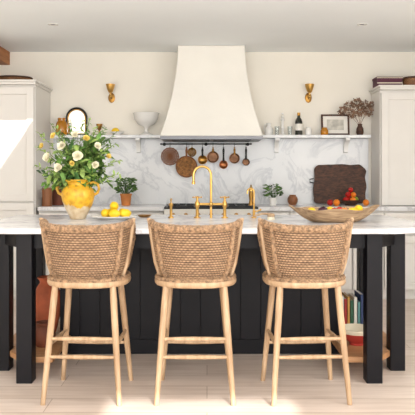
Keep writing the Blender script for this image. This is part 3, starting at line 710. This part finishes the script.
# ---------------------------------------------------------------- brass taps
TD=4.72
def arc(p0,c,r0,a0,a1,n=14): return [(c[0]+r0*math.cos(a0+(a1-a0)*k/n),p0,c[1]+r0*math.sin(a0+(a1-a0)*k/n)) for k in range(n+1)]
r=root('kitchen_tap',(X(211,TD),TD,CZ),'tall unlacquered brass gooseneck bridge tap','tap')
mb=MB().tube([(0,0,.08),(0,0,.31)]+arc(0,(-.064,.31),.064,0,pi)+[(-.128,0,.26)],.009,14).lathe([(.009,0),(.0125,.0),(.013,.018),(.009,.022)],16,(-.128,0,.245))
obj('spout',mb,'brass',r)
obj('bridge',MB().tube([(-.1,0,.1),(.1,0,.1)],.009,12).ball((0,0,.1),.017).lathe([(0,0),(.009,0),(.009,.1),(0,.1)],14),'brass',r)
for sx in (-1,1):
    obj('valve',MB().lathe([(0,0),(.026,0),(.026,.005),(.012,.01),(.011,.07),(.017,.085),(.017,.112),(.01,.122),(.007,.14),(0,.14)],20,(sx*.1,0,0)),'brass',r)
    mb=MB().lathe([(0,0),(.009,0),(.009,.018),(0,.022)],12,(sx*.1,0,.138))
    for k in range(4):
        a=pi/2*k+.4; mb.tube([(sx*.1,0,.15),(sx*.1+.03*math.cos(a),.03*math.sin(a),.15)],.004,8).ball((sx*.1+.032*math.cos(a),.032*math.sin(a),.15),.0065,seg=10,rings=8)
    obj('cross_handle',mb,'brass',r)
r=root('soap_dispenser',(X(171,TD),TD,CZ),'short brass soap pump beside the tap','soap dispenser')
obj('pump_body',MB().lathe([(0,0),(.02,0),(.02,.006),(.01,.014),(.01,.08),(.015,.09),(.015,.105),(0,.11)],20),'brass',r)
obj('pump_spout',MB().tube([(0,0,.1),(0,0,.13),(0,-.02,.14),(0,-.06,.13)],.005,10).ball((0,0,.135),.009),'brass',r)
r=root('boiling_water_tap',(X(254,TD),TD,CZ),'slim brass filtered water tap','tap')
obj('spout',MB().lathe([(0,0),(.02,0),(.02,.005),(.01,.01),(.01,.055),(0,.055)],18).tube([(0,0,.05),(0,0,.19)]+arc(0,(-.024,.19),.024,0,pi,10)+[(-.048,0,.175)],.006,12),'brass',r)
obj('lever_handle',MB().tube([(0,0,.045),(.03,0,.05),(.045,0,.058)],.0045,10).ball((.047,0,.059),.008),'brass',r)
r=root('dish_brush',(X(271,4.55),4.55,CZ),'wooden dish brush with pale bristles on worktop','brush')
obj('brush_head',MB().lathe([(0,.02),(.026,.02),(.028,.03),(.02,.042),(0,.045)],20),'ash',r)
obj('bristles',MB().lathe([(0,0),(.028,0),(.024,.02),(0,.02)],20),'cream',r)
obj('handle',MB().tube([(0,0,.038),(-.06,0,.04),(-.12,0,.022)],[.008,.008,.006],10),'ash',r)
# ---------------------------------------------------------------- dough bowl with fruit
BX,BY=X(334,4.3),4.3
r=root('wooden_dough_bowl',(BX,BY,CZ),'long rustic boat-shaped wooden bowl holding fruit','bowl')
def bowlf(u,v,off=0):
    a=2*pi*u
    q=v
    rx=.13+.17*q**.8; ry=.07+.1*q**.8
    rx-=off;ry-=off
    z=.0+.09*q**1.3+(.02*abs(math.cos(a))**6*q)+off*.8*(1-q)+.006*q*math.sin(a*7)
    s=1+.02*math.sin(a*5)*q+.014*math.sin(a*11+1)*q
    return (rx*s*math.copysign(abs(math.cos(a))**.9,math.cos(a)),ry*s*math.sin(a),z)
mb=MB(); n=64;m_=10; vs=[];fs=[]
for j in range(m_+1):
    for i in range(n): vs.append(bowlf(i/n,j/m_))
for j in range(m_,-1,-1):
    for i in range(n): vs.append(bowlf(i/n,j/m_,.014))
for j in range(2*m_+1):
    for i in range(n):
        k=(i+1)%n; fs.append((j*n+i,j*n+k,(j+1)*n+k,(j+1)*n+i))
fs.append(tuple(range(n))[::-1]); fs.append(tuple((2*m_+1)*n+i for i in range(n)))
mb.add(vs,fs); obj('bowl_body',mb,'wbowl',r)
g='fruit in the wooden bowl'
for nm_,dx,dy,z,rad,mt,lb in [('aubergine',-.075,-.01,.07,.037,'plum','glossy dark purple aubergine in wooden bowl'),('tomato',-.005,-.03,.066,.032,'red','ripe red tomato in wooden bowl'),('tomato',.045,.035,.07,.032,'red','ripe red tomato in wooden bowl'),('orange',.06,-.035,.066,.032,'orange','small orange in wooden bowl')]:
    produce(nm_,(BX+dx,BY+dy,CZ+z),rad,mt,lb,g)
for dx,dy,z,a in [(-.15,-.0,.07,.4),(.12,-.02,.07,1.8),(.17,.03,.085,.2),(-.02,.04,.074,.5)]:
    lemon((BX+dx,BY+dy,CZ+z),(pi/2,0,a),'ripe yellow lemon in wooden bowl',g,s=.88)
# ---------------------------------------------------------------- STOOLS
def seat_curve(th,rx=.215,ry=.2):
    c,s=math.cos(th),math.sin(th); e=.8
    return Vector((rx*math.copysign(abs(s)**e,s),ry*math.copysign(abs(c)**e,c),0))
def back_pt(u,v,off=0):
    th=(u*2-1)*1.78
    rb=1-.09*(1-min(v/.28,1))**2
    a=(.199+.050*v**.8)*rb+off; b=(.165+.055*v**.8)*rb+off
    s,c=math.sin(th),math.cos(th)
    x=a*math.copysign(abs(s)**.9,s); y=-.035-b*math.copysign(abs(c)**.85,c)
    k=abs(u*2-1)
    top=.946+.022*min(k/.8,1)**2.0-.09*max(0,(k-.82)/.18)**2
    z0=.672
    return Vector((x,y,z0+(top-z0)*v))
def outw(p): return Vector((p.x,p.y+.03,0)).normalized() if abs(p.x)+abs(p.y+.03)>1e-5 else Vector((0,-1,0))
st=root('bar_stool',(0,0,0),'wicker-backed wooden bar stool drawn up to the island','bar stool',group='wicker bar stools')
NU,NV=40,21
def bf(u,v):
    p=back_pt(u,v); o=outw(p)
    row=min(int(v*NV),NV-1); fr=v*NV-row
    d=.006*math.sqrt(max(0,math.sin(pi*fr)))*(.72+.28*math.cos(pi*(NU*u*2)+pi*row))
    return p+o*d
mb=MB().grid(bf,400,NV*6,uvs=(NU*2,NV))
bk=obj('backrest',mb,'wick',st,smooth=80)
so=bk.modifiers.new('thick','SOLIDIFY'); so.thickness=.014; so.offset=-1 
def twist(fn,n,rad,turns,m=160,closed=False):
    mb=MB()
    for s in (0,1,2):
        pts=[]
        for k in range(m if closed else m+1):
            u=k/m; p,o,w_=fn(u); ph=2*pi*(u*turns+s/3)
            pts.append(p+o*rad*.5*math.cos(ph)+w_*(rad*.5*math.sin(ph)))
        mb.tube(pts,rad*.66,6,closed=closed)
    return mb
UP=Vector((0,0,1))
def rimf(v,dz):
    def fn(u): p=back_pt(u,v); o=outw(p); return p+Vector((0,0,dz))-o*.003,o,UP
    return fn
obj('top_braid',twist(rimf(1,.0),3,.0185,32,220),'braid',st); obj('bottom_braid',twist(rimf(0,-.004),3,.0125,28,200),'braid',st)
for sx in (-1,1):
    def edge(t,sx=sx):
        p=back_pt(.5+sx*.5,t); return p,Vector((sx,0,0)),Vector((0,1,0))
    obj('side_braid',twist(edge,3,.014,10,90),'braid',st)
    u0=.5+sx*.41
    def pp_(v): p=back_pt(u0,v); return p+outw(p)*.009
    pts=[pp_(0)+Vector((0,0,-.03)),pp_(.25),pp_(.5),pp_(.75),pp_(1)+Vector((0,0,.004)),pp_(1)+Vector((sx*.003,0,.016))]
    obj('back_post',MB().tube(pts,[.012,.0115,.011,.011,.0115,.011],12).ball(pts[-1],(.012,.012,.010)),'ash',st)
    def ribf(t,sx=sx):
        p=back_pt(.5+sx*.262,t); o=outw(p); return p+o*.008,o,Vector((-o.y,o.x,0))
    obj('back_rib',twist(ribf,3,.0125,11,80),'braid',st)
pts=[seat_curve(2*pi*k/60)+Vector((0,0,.64)) for k in range(60)]
obj('seat_frame',MB().tube(pts,.021,12,closed=True,flat=(.8,1)),'ash',st)
mb=MB()
def sf(u,v):
    a=2*pi*u; p=seat_curve(a)*v; return (p.x,p.y,.66-.012*(1-v*v))
mb.grid(sf,64,16,uvs=(48,12)); mb.grid(lambda u,v:(sf(u,v)[0],sf(u,v)[1],.638),64,4,uvs=(48,12))
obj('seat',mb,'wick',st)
def se(u):
    p=seat_curve(2*pi*u,.217,.202); return p+Vector((0,0,.66)),p.normalized(),UP
obj('seat_braid',twist(se,3,.0125,44,260,True),'braid',st)
foot={}
for nm_,fx,fy,tx,ty in [('a',-.206,-.225,-.158,-.15),('b',.206,-.225,.158,-.15),('c',-.205,.205,-.15,.14),('d',.205,.205,.15,.14)]:
    A=Vector((tx,ty,.63));B=Vector((fx,fy,0.0)); foot[nm_]=(A,B)
    pp=[A.lerp(B,t) for t in (0,.12,.3,.6,.85,1)]
    obj('leg',MB().tube(pp,[.017,.019,.0185,.017,.015,.0135],14),'ash',st)
def at(nm_,z): A,B=foot[nm_]; return A.lerp(B,(A.z-z)/A.z)
def rung(a,b,z1,z2):
    p=at(a,z1);q=at(b,z2); obj('stretcher',MB().tube([p,p.lerp(q,.3),p.lerp(q,.5),p.lerp(q,.7),q],[.0085,.0115,.0125,.0115,.0085],10),'ash',st)
rung('a','b',.25,.25); rung('c','d',.235,.235); rung('a','c',.31,.31); rung('b','d',.31,.31)
rung('a','b',.345,.345)
SYc=3.69
st.location=(X(82,3.5)+.008,SYc,0); st.rotation_euler=(0,0,-.03)
dup(st,(X(195,3.5),SYc,0),0.0)
dup(st,(X(306.5,3.5)+.012,SYc,0),.05)
# ---------------------------------------------------------------- lights
wd=bpy.data.worlds.new('w'); SC.world=wd; wd.use_nodes=True
bg=wd.node_tree.nodes['Background']; bg.inputs[0].default_value=(.94,.97,1,1); bg.inputs[1].default_value=1.8
def light(name,t,loc,target=None,rot=None,energy=10,size=1,size_y=None,color=(1,1,1)):
    l=bpy.data.lights.new(name,t); l.energy=energy; l.color=color
    if t=='AREA':
        l.shape='RECTANGLE'; l.size=size; l.size_y=size_y or size
    if t=='SUN': l.angle=size
    o=bpy.data.objects.new(name,l); COL.objects.link(o); o.location=loc
    if target is not None: o.rotation_euler=(Vector(target)-Vector(loc)).to_track_quat('-Z','Y').to_euler()
    return o
light('sun','SUN',(5,-10,8),target=(5-.3*10,-10+.85*10,8-.43*10),energy=8,size=.012,color=(1,.97,.92))
light('right_fill','AREA',(2.6,2.6,1.6),target=(-1,4.7,1.8),energy=62,size=2.6,size_y=1.3,color=(1,.985,.955))  # added fill lamp on the right; that wall has no window
light('rear_fill','AREA',(-.3,-1.6,1.3),target=(0,6,2.0),energy=120,size=4.4,size_y=1.9,color=(.985,.992,1))  # added softbox behind the camera, brightens the whole room
light('overhead_fill','AREA',(0,3.4,2.5),target=(0,3.9,0),energy=14,size=3.4,size_y=1.6,color=(.985,.992,1))  # added fill lamp under the ceiling, out of view
# ---------------------------------------------------------------- camera
cd=bpy.data.cameras.new('camera'); cam=bpy.data.objects.new('camera',cd); COL.objects.link(cam)
cam.location=(0,0,H); cam.rotation_euler=(pi/2,0,0); cd.sensor_width=36; cd.lens=F/415*36
cd.shift_y=-(207.5-HY)/415; cd.shift_x=(207.5-CXP)/415; cd.clip_start=.05
SC.camera=cam
